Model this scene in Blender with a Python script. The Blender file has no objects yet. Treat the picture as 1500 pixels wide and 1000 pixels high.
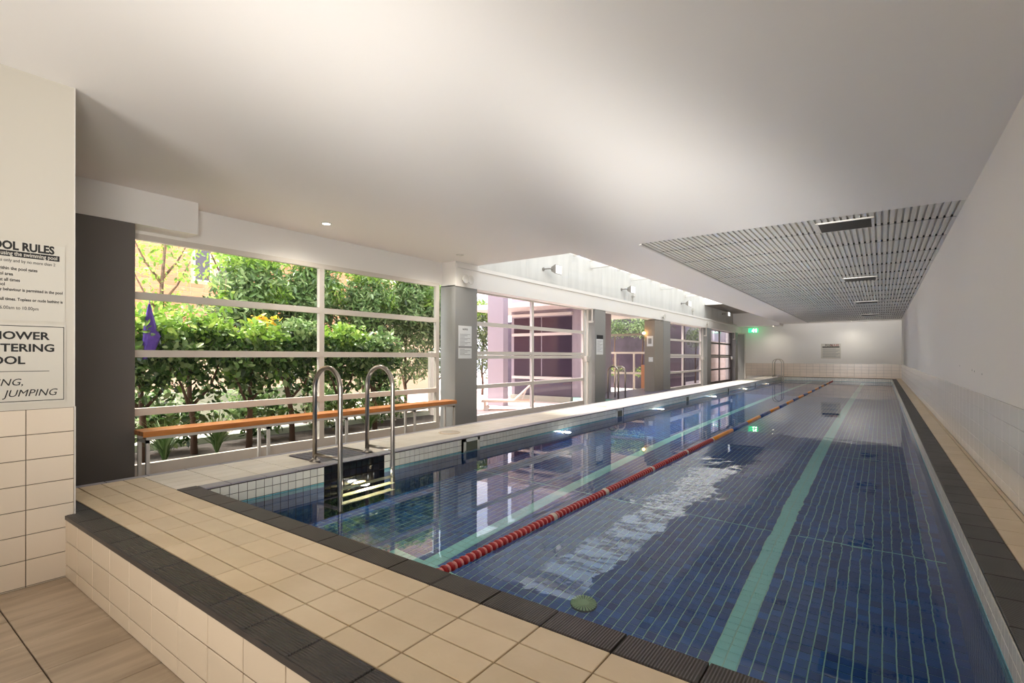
import bpy, bmesh, math, random
import numpy as np
from mathutils import Matrix, Vector
random.seed(7); rng = np.random.default_rng(7)
S = 0.81                      # plan units -> metres
C = bpy.context.scene.collection
scn = bpy.context.scene

# ------------------------------------------------------------------ camera
F_PX, VX, HY, ROLL, CAMH = 742.3, 1291.7, 521.9, .0016, 1.3
YAW = math.atan((VX - 750) / F_PX)
cd = bpy.data.cameras.new('camera'); cam = bpy.data.objects.new('camera', cd); C.objects.link(cam)
cd.sensor_width = 36; cd.lens = 36 * F_PX / 1500; cd.shift_y = (HY - 500) / 1500; cd.clip_start = .05; cd.clip_end = 400
cam.matrix_world = Matrix.Translation((0, 0, CAMH * S)) @ Matrix.Rotation(YAW, 4, 'Z') @ Matrix.Rotation(math.pi / 2, 4, 'X') @ Matrix.Rotation(ROLL, 4, 'Z')
scn.camera = cam
fw = (-math.sin(YAW), math.cos(YAW)); rt = (math.cos(YAW), math.sin(YAW))
def px(X, Y, Z):
    d = fw[0]*X + fw[1]*Y; s = rt[0]*X + rt[1]*Y
    if d < .15: return None
    return 750 + F_PX*s/d, HY - F_PX*(Z - CAMH)/d

# ------------------------------------------------------------------ world, sun, exposure
w = bpy.data.worlds.new('sky'); scn.world = w; w.use_nodes = True
nt = w.node_tree; nt.nodes.clear()
wo = nt.nodes.new('ShaderNodeOutputWorld'); bg = nt.nodes.new('ShaderNodeBackground')
tc = nt.nodes.new('ShaderNodeTexCoord'); mp = nt.nodes.new('ShaderNodeMapping'); nz = nt.nodes.new('ShaderNodeTexNoise'); cr = nt.nodes.new('ShaderNodeValToRGB')
mp.inputs['Scale'].default_value = (1, 1, 2.2); nz.inputs['Scale'].default_value = 2.2; nz.inputs['Detail'].default_value = 5
cr.color_ramp.elements[0].position = .36; cr.color_ramp.elements[0].color = (.66, .78, .92, 1)
cr.color_ramp.elements[1].position = .54; cr.color_ramp.elements[1].color = (1, .99, .97, 1)
nt.links.new(tc.outputs['Generated'], mp.inputs[0]); nt.links.new(mp.outputs[0], nz.inputs['Vector'])
nt.links.new(nz.outputs['Fac'], cr.inputs[0]); nt.links.new(cr.outputs[0], bg.inputs['Color']); nt.links.new(bg.outputs[0], wo.inputs[0])
bg.inputs['Strength'].default_value = 1.5
sd = bpy.data.lights.new('sun', 'SUN'); sd.energy = 4.5; sd.angle = math.radians(14); sd.color = (1, .95, .86)
so = bpy.data.objects.new('sun', sd); C.objects.link(so)
so.rotation_euler = Vector((-.34, -.12, .93)).to_track_quat('Z', 'Y').to_euler()
scn.view_settings.view_transform = 'Standard'; scn.view_settings.look = 'None'
scn.view_settings.exposure = 1.68; scn.view_settings.gamma = 1; scn.view_settings.use_curve_mapping = False
LAMPS = [  # ceiling downlights: x, y, z, energy, colour
    (-7.44, 4.97, 3.5, 30, (1, .93, .82)), (-7.38, 8.2, 3.5, 30, (1, .93, .82)), (-1.5, 37.2, 3.5, 14, (1, .93, .8)),
    (-5.8, 37.2, 3.34, 14, (1, .93, .8)),
    (-3.9, -.6, 3.5, 4, (1, .90, .76)), (-1.2, -.6, 3.5, 6, (1, .90, .76)), (-3.9, -2.8, 3.5, 3, (1, .90, .76)), (-1.2, -2.8, 3.5, 5, (1, .90, .76))]  # unseen downlights behind the camera, added to light the near end

# soft fill spots added behind the camera to brighten the ceiling and bulkhead
for (x, y, z, tx, ty, tz, e, ang, sz) in ((-2.4, -3.2, .4, -2.6, 2.0, 3.5, 150, 2.2, 1.0), (-2.6, -1.5, 1.2, -3.0, 6.5, 3.5, 235, .95, .8), (.5, -.9, 1.7, -7.6, 4.6, 3.1, 200, 1.15, .8), (-2.2, -1.5, 1.4, -2.2, 12.5, 3.5, 1700, .46, .6), (-1.9, -1.5, 1.5, -1.8, 22.0, 3.5, 3600, .22, .4)):
    ld = bpy.data.lights.new('fill_spot', 'SPOT'); ld.energy = e; ld.shadow_soft_size = sz*S; ld.spot_size = ang; ld.spot_blend = 1; ld.color = (1, .97, .93)
    lo = bpy.data.objects.new('fill_spot', ld); C.objects.link(lo); lo.location = (x*S, y*S, z*S)
    lo.rotation_euler = (Vector((x, y, z)) - Vector((tx, ty, tz))).to_track_quat('Z', 'Y').to_euler()
scn.cycles.diffuse_bounces = 6

# ------------------------------------------------------------------ helpers
WORLD = {}
def lin(h):
    out = []
    for i in (0, 2, 4):
        v = int(h[i:i+2], 16) / 255
        out.append(v/12.92 if v <= .04045 else ((v+.055)/1.055)**2.4)
    return tuple(out) + (1,)
class MB:
    def __init__(s): s.v = []; s.f = []; s.m = []
    def add(s, vs, fs, mi=0):
        b = len(s.v); s.v += [tuple(p) for p in vs]; s.f += [tuple(b+i for i in f) for f in fs]; s.m += [mi]*len(fs); return s
    def box(s, x0, x1, y0, y1, z0, z1, mi=0):
        return s.add([(x0,y0,z0),(x1,y0,z0),(x1,y1,z0),(x0,y1,z0),(x0,y0,z1),(x1,y0,z1),(x1,y1,z1),(x0,y1,z1)],
                     [(3,2,1,0),(4,5,6,7),(0,1,5,4),(1,2,6,5),(2,3,7,6),(3,0,4,7)], mi)
    def tube(s, pts, r, n=10, mi=0, caps=True, radii=None):
        pts = [Vector(p) for p in pts]; rings = []; up = None
        for i, p in enumerate(pts):
            d = (pts[min(i+1, len(pts)-1)] - pts[max(i-1, 0)]).normalized()
            if up is None:
                up = d.orthogonal().normalized()
            up = (up - d*up.dot(d)).normalized(); b = d.cross(up)
            rr = radii[i] if radii else r
            rings.append([p + (up*math.cos(2*math.pi*k/n) + b*math.sin(2*math.pi*k/n))*rr for k in range(n)])
        vs = [q for rg in rings for q in rg]; fs = []
        for i in range(len(rings)-1):
            for k in range(n):
                fs.append((i*n+k, i*n+(k+1) % n, (i+1)*n+(k+1) % n, (i+1)*n+k))
        if caps: fs.append(tuple(range(n-1, -1, -1))); fs.append(tuple((len(rings)-1)*n+k for k in range(n)))
        return s.add(vs, fs, mi)
    def lathe(s, prof, c, axis='Z', n=24, mi=0):      # prof: (r, h)
        A = {'Z': lambda r, h, a: (c[0]+r*math.cos(a), c[1]+r*math.sin(a), c[2]+h),
             'X': lambda r, h, a: (c[0]+h, c[1]+r*math.cos(a), c[2]+r*math.sin(a)),
             'Y': lambda r, h, a: (c[0]+r*math.sin(a), c[1]+h, c[2]+r*math.cos(a))}[axis]
        vs = [A(r, h, 2*math.pi*k/n) for r, h in prof for k in range(n)]; fs = []
        for i in range(len(prof)-1):
            for k in range(n): fs.append((i*n+k, i*n+(k+1) % n, (i+1)*n+(k+1) % n, (i+1)*n+k))
        fs.append(tuple(range(n-1, -1, -1))); fs.append(tuple((len(prof)-1)*n+k for k in range(n)))
        return s.add(vs, fs, mi)
    def mesh(s, name, mats, org=(0,0,0), smooth=False):
        me = bpy.data.meshes.new(name)
        a = (np.array(s.v, dtype=float) - np.array(org)) * S
        me.from_pydata(a.tolist(), [], s.f)
        for m in (mats if isinstance(mats, (list, tuple)) else [mats]): me.materials.append(m)
        if any(s.m): me.polygons.foreach_set('material_index', s.m)
        if smooth: me.polygons.foreach_set('use_smooth', [True]*len(me.polygons))
        me.update(); return me
def wloc(o): return WORLD.get(o.name, (0, 0, 0)) if o else (0, 0, 0)
def link(name, data, parent=None, loc=None):
    o = bpy.data.objects.new(name, data); C.objects.link(o)
    pl = wloc(parent); loc = pl if loc is None else loc
    o.location = [(loc[i]-pl[i])*S for i in range(3)]
    if parent: o.parent = parent
    WORLD[o.name] = tuple(loc); return o
def obj(name, mb, mats, parent=None, loc=None, smooth=False):
    if loc is None: loc = wloc(parent)
    return link(name, mb.mesh(name, mats, loc, smooth), parent, loc)
def tag(o, label=None, cat=None, group=None, kind=None):
    if label: o['label'] = label
    if cat: o['category'] = cat
    if group: o['group'] = group
    if kind: o['kind'] = kind
    return o
def thing(name, loc, label, cat, group=None, kind=None):
    return tag(link(name, None, None, loc), label, cat, group, kind)
def dup(root, loc, label=None):
    r = root.copy(); C.objects.link(r); WORLD[r.name] = tuple(loc); r.location = [q*S for q in loc]
    if label: r['label'] = label
    for ch in list(root.children):
        c = ch.copy(); C.objects.link(c); c.parent = r
        for g in list(ch.children):
            d = g.copy(); C.objects.link(d); d.parent = c
    return r
def bevel(o, w=.006, n=2):
    m = o.modifiers.new('b', 'BEVEL'); m.width = w*S; m.segments = n; m.limit_method = 'ANGLE'; return o

# ------------------------------------------------------------------ materials
def M(name, col, rough=.5, var=0, col2=None, nscale=3, nmix=0, stretch=(1,1,1), bump=0, bscale=20, metal=0, emit=0, rib=None, spec=.5, coat=0, hvar=None):
    m = bpy.data.materials.new(name); m.use_nodes = True; t = m.node_tree; n = t.nodes; L = t.links
    p = n['Principled BSDF']; p.inputs['Roughness'].default_value = rough; p.inputs['Metallic'].default_value = metal
    p.inputs['Specular IOR Level'].default_value = spec; p.inputs['Coat Weight'].default_value = coat
    c = lin(col); p.inputs['Base Color'].default_value = c
    if emit: p.inputs['Emission Color'].default_value = c; p.inputs['Emission Strength'].default_value = emit
    geo = n.new('ShaderNodeNewGeometry'); mp = n.new('ShaderNodeMapping'); mp.inputs['Scale'].default_value = [q/S for q in stretch]
    L.new(geo.outputs['Position'], mp.inputs[0]); src = None
    if col2:
        a = n.new('ShaderNodeTexNoise'); a.inputs['Scale'].default_value = nscale; a.inputs['Detail'].default_value = 4
        L.new(mp.outputs[0], a.inputs['Vector'])
        r = n.new('ShaderNodeMapRange'); r.inputs[1].default_value = .35; r.inputs[2].default_value = .65; r.inputs[4].default_value = nmix or 1
        L.new(a.outputs['Fac'], r.inputs[0])
        x = n.new('ShaderNodeMix'); x.data_type = 'RGBA'; x.inputs[6].default_value = c; x.inputs[7].default_value = lin(col2)
        L.new(r.outputs[0], x.inputs[0]); src = x.outputs[2]
    if var or hvar:
        oi = n.new('ShaderNodeObjectInfo'); ad = n.new('ShaderNodeMath'); fr = n.new('ShaderNodeMath'); ad.operation = 'ADD'; fr.operation = 'FRACT'
        L.new(oi.outputs['Random'], ad.inputs[0]); L.new(geo.outputs['Random Per Island'], ad.inputs[1]); L.new(ad.outputs[0], fr.inputs[0])
        if hvar:
            x = n.new('ShaderNodeValToRGB')
            x.color_ramp.elements[0].color = lin(hvar[0]); x.color_ramp.elements[1].color = lin(hvar[-1])
            for i, h in enumerate(hvar[1:-1]):
                e = x.color_ramp.elements.new((i+1)/(len(hvar)-1)); e.color = lin(h)
            L.new(fr.outputs[0], x.inputs[0]); src = x.outputs[0]
        else:
            r = n.new('ShaderNodeMapRange'); r.inputs[3].default_value = 1-var; r.inputs[4].default_value = 1+var; L.new(fr.outputs[0], r.inputs[0])
            x = n.new('ShaderNodeMix'); x.data_type = 'RGBA'; x.blend_type = 'MULTIPLY'; x.inputs[0].default_value = 1
            if src: L.new(src, x.inputs[6])
            else: x.inputs[6].default_value = c
            L.new(r.outputs[0], x.inputs[7]); src = x.outputs[2]
    if src: L.new(src, p.inputs['Base Color'])
    bn = None
    if bump:
        a = n.new('ShaderNodeTexNoise'); a.inputs['Scale'].default_value = bscale; a.inputs['Detail'].default_value = 3; L.new(mp.outputs[0], a.inputs['Vector'])
        bn = n.new('ShaderNodeBump'); bn.inputs['Strength'].default_value = bump; bn.inputs['Distance'].default_value = .01; L.new(a.outputs['Fac'], bn.inputs['Height'])
    if rib:   # (axis, pitch)
        sp = n.new('ShaderNodeSeparateXYZ'); L.new(geo.outputs['Position'], sp.inputs[0])
        mm = n.new('ShaderNodeMath'); mm.operation = 'MULTIPLY'; mm.inputs[1].default_value = 2*math.pi/(rib[1]*S); L.new(sp.outputs['XYZ'.index(rib[0])], mm.inputs[0])
        si = n.new('ShaderNodeMath'); si.operation = 'SINE'; L.new(mm.outputs[0], si.inputs[0])
        b2 = n.new('ShaderNodeBump'); b2.inputs['Strength'].default_value = .8; b2.inputs['Distance'].default_value = .0025; L.new(si.outputs[0], b2.inputs['Height'])
        if bn: L.new(bn.outputs[0], b2.inputs['Normal'])
        bn = b2
    if bn: L.new(bn.outputs[0], p.inputs['Normal'])
    return m
def glass_mat(name, tint, ior=1.3, extra=0.0):
    m = bpy.data.materials.new(name); m.use_nodes = True; t = m.node_tree; n = t.nodes; n.clear()
    o = n.new('ShaderNodeOutputMaterial'); tr = n.new('ShaderNodeBsdfTransparent'); gl = n.new('ShaderNodeBsdfGlossy'); mx = n.new('ShaderNodeMixShader'); fr = n.new('ShaderNodeFresnel')
    tr.inputs[0].default_value = tint + (1,); gl.inputs['Roughness'].default_value = .02; fr.inputs[0].default_value = ior
    ge = n.new('ShaderNodeNewGeometry'); iv = n.new('ShaderNodeMath'); iv.operation = 'SUBTRACT'; iv.inputs[0].default_value = 1; ml = n.new('ShaderNodeMath'); ml.operation = 'MULTIPLY'
    t.links.new(ge.outputs['Backfacing'], iv.inputs[1]); t.links.new(fr.outputs[0], ml.inputs[0]); t.links.new(iv.outputs[0], ml.inputs[1])
    t.links.new(ml.outputs[0], mx.inputs[0]); t.links.new(tr.outputs[0], mx.inputs[1]); t.links.new(gl.outputs[0], mx.inputs[2]); t.links.new(mx.outputs[0], o.inputs[0]); return m
def leaf_mat(name, cols, rough=.4):
    m = M(name, cols[0], rough, hvar=cols); n = m.node_tree.nodes; p = n['Principled BSDF']
    tl = n.new('ShaderNodeBsdfTranslucent'); mx = n.new('ShaderNodeMixShader'); mx.inputs[0].default_value = .3
    L = m.node_tree.links; src = p.inputs['Base Color'].links[0].from_socket; L.new(src, tl.inputs[0])
    L.new(p.outputs[0], mx.inputs[1]); L.new(tl.outputs[0], mx.inputs[2]); L.new(mx.outputs[0], n['Material Output'].inputs[0]); return m
white = M('white_paint', 'EAE7E2', .7, bump=.05, bscale=9)
ceil_m = M('ceiling_paint', 'F0ECE7', .8, bump=.08, bscale=14)
upper_m = M('upper_wall_panel', 'DEDDD8', .6, col2='CBCAC5', nscale=1.2, nmix=.5, stretch=(1, 3, .5))
slat_m = M('slat_white', 'DAD7D0', .55)
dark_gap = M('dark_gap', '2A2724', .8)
grey_col = M('grey_column_paint', '8D8D8B', .45)
dark_col = M('dark_grey_paint', '69645F', .45)
warm_col = M('warm_grey_paint', '8E877E', .5)
beige = M('beige_deck_tile', 'D9C5A6', .38, var=.05, col2='CBB593', nscale=3, nmix=.6, bump=.15, bscale=30)
sandy = M('cream_wall_tile', 'DDCFBC', .25, var=.03)
riserm = M('riser_tile_glaze', 'D6C4AC', .25, var=.03)
plank = M('stone_look_floor_tile', 'BCAA94', .4, var=.06, col2='978570', nscale=2.2, nmix=.75, stretch=(5, .7, 1), bump=.1)
nose = M('black_ribbed_tile', '413C3A', .42, var=.12, col2='2C2928', nscale=5, nmix=.6, rib=('Y', .0135))
cope = M('dark_coping_tile', '4A4542', .4, var=.15, col2='35302E', nscale=4, nmix=.7, rib=('X', .0135))
copeR = M('dark_coping_tile_right', '4B4845', .4, var=.2, col2='2F2D2C', nscale=4, nmix=.7, rib=('Y', .0135))
copeL = M('grey_coping_tile', '8B8690', .35, var=.06, col2='A9A5A8', nscale=1.5, nmix=.8)
ledge_m = M('pale_ledge_tile', 'E2D9CA', .4, var=.04, col2='D3C6B1', nscale=2, nmix=.6)
blackmat = M('slate_mat_tile', '4A4550', .35, var=.12)
grout = M('brown_grout', '4A3828', .9)
grout_d = M('dark_grout', '54483C', .9)
grout_w = M('grey_wall_grout', '4F463D', .9)
grout_l = M('light_grout', 'A8A6A2', .9)
grout_p = M('pool_grout', 'B4E8D8', .7)
grout_k = M('pool_wall_grout', '4B5052', .8)
wtile = M('white_wall_tile', 'EDEBE7', .2, var=.015)
ftile = M('far_wall_tile', 'E0D3C6', .25, var=.03)
mosaicw = M('white_mosaic', 'D9D8CE', .2, var=.06)
mosaict = M('teal_mosaic', '7FC0CC', .25, var=.06)
mosaicn = M('navy_mosaic', '3A5F96', .3, var=.15)
mosaick = M('black_mosaic', '0E0D10', .12, var=.3)
mosaicf = M('blue_floor_mosaic', '1D4FA0', .3, hvar=['0F4E9C', '165FB0', '0A4288', '206DC0', '0F4B92', '175FB0'])
mosaics = M('aqua_lane_mosaic', 'A8F2EC', .3, var=.03)
steel = M('brushed_steel', 'B5AEA5', .28, metal=1)
alu2 = M('warm_aluminium', 'CFC8BE', .4)
alu = M('pale_aluminium', 'D5D0C9', .4, metal=.0)
alud = M('dark_frame', '5A5250', .4)
wood = M('oiled_timber', 'D58A45', .35, col2='A8602A', nscale=4, nmix=.8, stretch=(6, .6, 6), coat=.3)
glass = glass_mat('clear_glass', (.93, .93, .92)); glassp = glass_mat('tinted_glass', (.88, .84, .88)); glasss = glass_mat('skylight_glass', (.74, .74, .73))
black = M('black_ink', '141312', .6); paper = M('sign_white', 'C9C4B8', .5); paper2 = M('notice_white', 'DADDDF', .5); midink = M('grey_ink', '8A8C8F', .7)
redp = M('red_float', 'A3141C', .3); pinkp = M('pale_red_float', 'E39A97', .3); orangep = M('orange_float', 'F09A2A', .35); bluep = M('blue_float', '2C4C92', .35); ringm = M('white_ring', 'DAD2C8', .4)
soil = M('dark_soil', '352D28', .9, col2='241D18', nscale=4, bump=.6)
paving = M('pale_paving', 'DDD3CB', .7, col2='D2C6BD', nscale=.8, nmix=.7)
render_m = M('rendered_wall', 'B4B8A8', .7); lilac = M('lilac_grey_render', '9C949C', .6); lilacd = M('dark_lilac_render', '5A5360', .6)
bark = M('bark', '8A6E5C', .85, col2='4A382E', nscale=8, bump=.5); barkd = M('dark_bark', '5E4638', .85)
leaf_d = leaf_mat('glossy_dark_leaf', ['2C4526', '42602F', '203420', '6A8C48', '37522C', 'A3B57C'], .22)
leaf_b = leaf_mat('bright_leaf', ['7FA83A', '98BC4C', '567F33', 'B4CC66', '6A9440'], .4)
leaf_m = leaf_mat('mid_leaf', ['5F8048', '84A362', '4A663B', 'AABF86', '6B8B52'], .35)
leaf_g = leaf_mat('grey_green_leaf', ['6A7F55', '45583A', '8FA46E', '38492D', 'A9BB86'], .35)
leaf_y = leaf_mat('yellow_leaf', ['D8C23A', 'E7A93A', 'B8C83A'], .5)
purple = M('purple_fabric', '6B4BB8', .6, col2='4D3394', nscale=6)

# ------------------------------------------------------------------ tiles
TILE = {}
def slab_mesh(w, h, t, U, V, N, mat, ch=.004):
    key = (round(w, 4), round(h, 4), t, U, V, N, mat.name)
    if key in TILE: return TILE[key]
    mb = MB(); mb.add(*slab_geo((0,0,0), w, h, t, U, V, N, ch)); TILE[key] = mb.mesh('tile', mat); return TILE[key]
def slab_geo(c, w, h, t, U, V, N, ch):
    P = lambda a, b, d: tuple(c[i] + U[i]*a + V[i]*b + N[i]*d for i in range(3))
    a, b = w/2, h/2
    vs = [P(x, y, 0) for x, y in ((-a,-b),(a,-b),(a,b),(-a,b))] + [P(x, y, t-ch) for x, y in ((-a,-b),(a,-b),(a,b),(-a,b))] + [P(x, y, t) for x, y in ((-a+ch,-b+ch),(a-ch,-b+ch),(a-ch,b-ch),(-a+ch,b-ch))]
    fs = [(8,9,10,11)]
    for k in range(4):
        j = (k+1) % 4; fs += [(k, j, 4+j, 4+k), (4+k, 4+j, 8+j, 8+k)]
    cr_ = (U[1]*V[2]-U[2]*V[1], U[2]*V[0]-U[0]*V[2], U[0]*V[1]-U[1]*V[0])
    if sum(cr_[i]*N[i] for i in range(3)) < 0: fs = [f[::-1] for f in fs]
    return vs, fs
def field(parent, name, mat, org, U, V, N, ue, ve, gap=.007, t=.012, limit=300, minpx=9, skip=None, ch=.003, label=None):
    cells = []; gu, gv = gap if isinstance(gap, tuple) else (gap, gap)
    matf = mat if callable(mat) else (lambda i, j, c: mat)
    for j in range(len(ve)-1):
        for i in range(len(ue)-1):
            u, v = (ue[i]+ue[i+1])/2, (ve[j]+ve[j+1])/2
            c = tuple(org[k] + U[k]*u + V[k]*v for k in range(3))
            if skip and skip(c): continue
            a, b = ue[i+1]-ue[i], ve[j+1]-ve[j]
            s = 0; p = px(*c)
            if p and -40 < p[0] < 1540 and -40 < p[1] < 1040:
                q = [px(*(c[k]+U[k]*a/2*e+V[k]*b/2*f for k in range(3))) for e, f in ((-1,0),(1,0),(0,-1),(0,1))]
                if all(q): s = max(math.dist(q[0], q[1]), math.dist(q[2], q[3]))
            cells.append((s, c, a, b, matf(i, j, c)))
    cells.sort(key=lambda r: -r[0])
    k = 0
    while k < len(cells) and k < limit and cells[k][0] >= minpx:
        s, c, a, b, m = cells[k]
        link(name, slab_mesh(a-gu, b-gv, t, U, V, N, m, ch), parent, c); k += 1
    rest = cells[k:]
    if rest:
        mats = []; mb = MB()
        for s, c, a, b, m in rest:
            if m not in mats: mats.append(m)
            mb.add(*slab_geo(c, a-gu, b-gv, t, U, V, N, ch), mats.index(m))
        o = obj(name + '_field', mb, mats, parent); o['kind'] = 'stuff'
def grid(a, b, p, start=None):
    start = a if start is None else start
    e = [a]; k = math.ceil((a - start)/p + 1e-6); x = start + k*p
    while x < b - 1e-6:
        if x - e[-1] > .015: e.append(x)
        x += p
    e.append(b); return e
X_, Y_, Z_ = (1,0,0), (0,1,0), (0,0,1); NX, NY = (-1,0,0), (0,-1,0)
PX, PY = .3715, .1835; JX = -.589; MO = .0905
XL, XR, YN, YF, WZ, FZ = -5.37, .5, 2.235, 37.4, -.21, -1.61
EW = 38.2

# ------------------------------------------------------------------ setting: floors and deck
fl = obj('floor', MB().box(-8.6, 1.2, -5, 1.21, -.72, -.512).box(-8.6, -6.5, 1.21, EW, -.72, -.512), grout_d)
tag(fl, 'stone look tiled walkway floor, lower than the pool deck', 'floor', kind='structure')
field(fl, 'tile', plank, (0,0,-.512), X_, Y_, Z_, grid(-5.371, .95, .4525, -4.775), grid(-2.3, 1.205, .445, .763), t=.012, limit=60)
dk = obj('pool_deck', MB().box(-6.5, .95, 1.21, YN, -1.8, -.012).box(-6.5, XL, YN, EW, -1.8, -.012).box(XR, .95, YN, EW, -1.8, -.012).box(XL, XR, YF, EW, -1.8, -.012), grout)
tag(dk, 'raised pool deck of beige tiles around the lap pool', 'pool deck', kind='structure')
yrow = [1.375, 1.5145, 1.698, 1.8815, 2.058]
field(dk, 'deck_tile', beige, (0,0,-.012), X_, Y_, Z_, grid(-6.4, .95, PX, JX), yrow, limit=120)
field(dk, 'nosing_tile', nose, (0,0,-.012), X_, Y_, Z_, grid(-6.4, .95, PX, JX), [1.19, 1.375], t=.015, limit=60, ch=.004)
obj('nosing_lip', MB().box(XL, .95, 1.185, 1.2, -.03, 0), nose, dk)
field(dk, 'coping_tile', cope, (0,0,-.012), X_, Y_, Z_, grid(-5.5485, .7, PX, JX), [2.058, 2.242], t=.014, limit=60, ch=.004)
field(dk, 'right_coping_tile', copeR, (0,0,-.012), X_, Y_, Z_, [.495, .70], grid(2.242, YF, PX, 6.37), t=.014, limit=60, ch=.004)
field(dk, 'deck_tile', beige, (0,0,-.012), X_, Y_, Z_, [.70, .905, .95], grid(2.058, EW, PX, 6.37), limit=90)
field(dk, 'far_coping_tile', cope, (0,0,-.012), X_, Y_, Z_, grid(XL, XR, PX, JX), [YF-.005, YF+.18], t=.014, limit=0)
field(dk, 'deck_tile', beige, (0,0,-.012), X_, Y_, Z_, grid(-6.4, .7, PX, JX), grid(YF+.18, EW, PY), limit=0)
inmat = lambda c: -6.3 < c[0] < -5.53 and 3.64 < c[1] < 4.46
field(dk, 'ledge_tile', ledge_m, (0,0,-.012), X_, Y_, Z_, grid(-6.4, -5.53, PY, -5.532), [2.058] + grid(2.12, EW, PX, 2.49)[1:], limit=80, skip=inmat)
field(dk, 'mat_tile', blackmat, (0,0,-.012), X_, Y_, Z_, grid(-6.3, -5.53, .0925, -5.53), grid(3.64, 4.46, .0925, 3.64), limit=90, gap=.004)
field(dk, 'ledge_coping_tile', copeL, (0,0,-.012), X_, Y_, Z_, [-5.53, -5.362], grid(2.242, YF, PX, 2.49), t=.014, limit=60)
field(dk, 'edge_strip_tile', copeL, (0,0,-.012), X_, Y_, Z_, [-6.5, -6.4], grid(1.3, EW, PX, 2.49), limit=40)
# riser of the deck
rs = tag(obj('wall_riser', MB().box(XL, .95, 1.2, 1.212, -.512, -.03), grout_w), 'cream tiled riser below the black deck nosing', 'wall', kind='structure')
field(rs, 'riser_tile', riserm, (0, 1.2, 0), X_, Z_, NY, grid(XL, .95, PX, JX), [-.5, -.397, -.205, -.026], t=.01, gap=.007, limit=80)

# pool basin
pb = obj('pool_basin', MB().box(XL-.02, XL, YN, YF, FZ-.05, -.014).box(XR, XR+.02, YN, YF, FZ-.05, -.014).box(XL-.02, XR+.02, YN-.02, YN, FZ-.05, -.014)
         .box(XL-.02, XR+.02, YF, YF+.02, FZ-.05, -.014), grout_k)
tag(pb, 'blue mosaic lined lap pool basin', 'pool', kind='structure')
tag(obj('pool_floor_bed', MB().box(XL, XR, YN, YF, FZ-.06, FZ-.006), grout_p, pb), None)
zrow = [-.02 - MO*k for k in range(18)]; zrow = [FZ] + sorted(z for z in zrow if z > FZ+.02)
def wallmat(i, j, c):
    if c[2] > -.2: return mosaicw
    if c[2] > -.38: return mosaict
    return mosaicn
def wallmatL(i, j, c):
    return mosaick if 3.56 < c[1] < 4.45 else wallmat(i, j, c)
SK = [(6.055, 6.445), (11.80, 12.19), (17.33, 17.72), (23.05, 23.44), (28.8, 29.19)]
inskim = lambda c: c[2] > -.31 and any(a-.02 < c[1] < b+.02 for a, b in SK)
field(pb, 'mosaic_tile', wallmatL, (XL, 0, 0), Y_, Z_, X_, grid(YN, YF, MO, 3.56), zrow, gap=.006, t=.006, limit=150, ch=.0015, skip=inskim)
field(pb, 'mosaic_tile', wallmat, (XR, 0, 0), Y_, Z_, NX, grid(YN, YF, MO, 3.56), zrow, gap=.006, t=.006, limit=60, ch=.0015)
field(pb, 'mosaic_tile', wallmat, (0, YF, 0), X_, Z_, NY, grid(XL, XR, MO), zrow, gap=.006, t=.006, limit=0, ch=.0015)
field(pb, 'mosaic_tile', wallmat, (0, YN, 0), X_, Z_, Y_, grid(XL, XR, MO), zrow, gap=.006, t=.006, limit=0, ch=.0015)
def floormat(i, j, c):
    if -1.0 < c[0] < -.82 or -3.715 < c[0] < -3.534: return mosaics
    if 3.44 < c[1] < 3.62 and -4.1 < c[0] < -3.1: return mosaics
    return mosaicf
JT = [6.315 + 4.34*k for k in range(-0, 8)]
ye = []
seg = [YN] + JT + [YF]
for a, b in zip(seg[:-1], seg[1:]):
    n = max(1, round((b-a)/MO)); ye += [a + (b-a)*k/n for k in range(n)]
ye.append(YF)
def even(a, b, p): k = max(1, round((b-a)/p)); return [a + (b-a)*i/k for i in range(k)]
ue_ = even(XL, -3.715, .082) + [-3.715, -3.6245] + even(-3.534, -1.0, .082) + [-1.0, -.91] + even(-.82, XR, .082) + [XR]
field(pb, 'mosaic_tile', floormat, (0, 0, FZ-.006), X_, Y_, Z_, ue_, ye, gap=(.009, .006), t=.006, limit=90, ch=.001)
for y in JT: obj('expansion_joint', MB().box(XL, XR, y-.008, y+.008, FZ-.006, FZ+.003), mosaics, pb)
# water
wm = bpy.data.materials.new('pool_water'); wm.use_nodes = True; t = wm.node_tree; n = t.nodes; L = t.links; n.clear()
out = n.new('ShaderNodeOutputMaterial'); g = n.new('ShaderNodeBsdfRefraction'); g.inputs['IOR'].default_value = 1.333; g.inputs['Roughness'].default_value = 0
g.inputs['Color'].default_value = (.93, .98, 1, 1); gg = n.new('ShaderNodeBsdfGlossy'); gg.inputs['Roughness'].default_value = 0; gm_ = n.new('ShaderNodeMixShader'); gf = n.new('ShaderNodeFresnel')
gi = n.new('ShaderNodeMapRange'); gi.inputs[3].default_value = 1.42; gi.inputs[4].default_value = 1.333
geo = n.new('ShaderNodeNewGeometry'); mp = n.new('ShaderNodeMapping'); mp.inputs['Scale'].default_value = (1/S,)*3; L.new(geo.outputs['Position'], mp.inputs[0])
n1 = n.new('ShaderNodeTexNoise'); n1.inputs['Scale'].default_value = 1.6; n1.inputs['Detail'].default_value = 2
n2 = n.new('ShaderNodeTexNoise'); n2.inputs['Scale'].default_value = 9; n2.inputs['Detail'].default_value = 2
n3 = n.new('ShaderNodeTexNoise'); n3.inputs['Scale'].default_value = .35
sp = n.new('ShaderNodeSeparateXYZ'); L.new(mp.outputs[0], sp.inputs[0])
for q in (n1, n2, n3): L.new(mp.outputs[0], q.inputs['Vector'])
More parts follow.
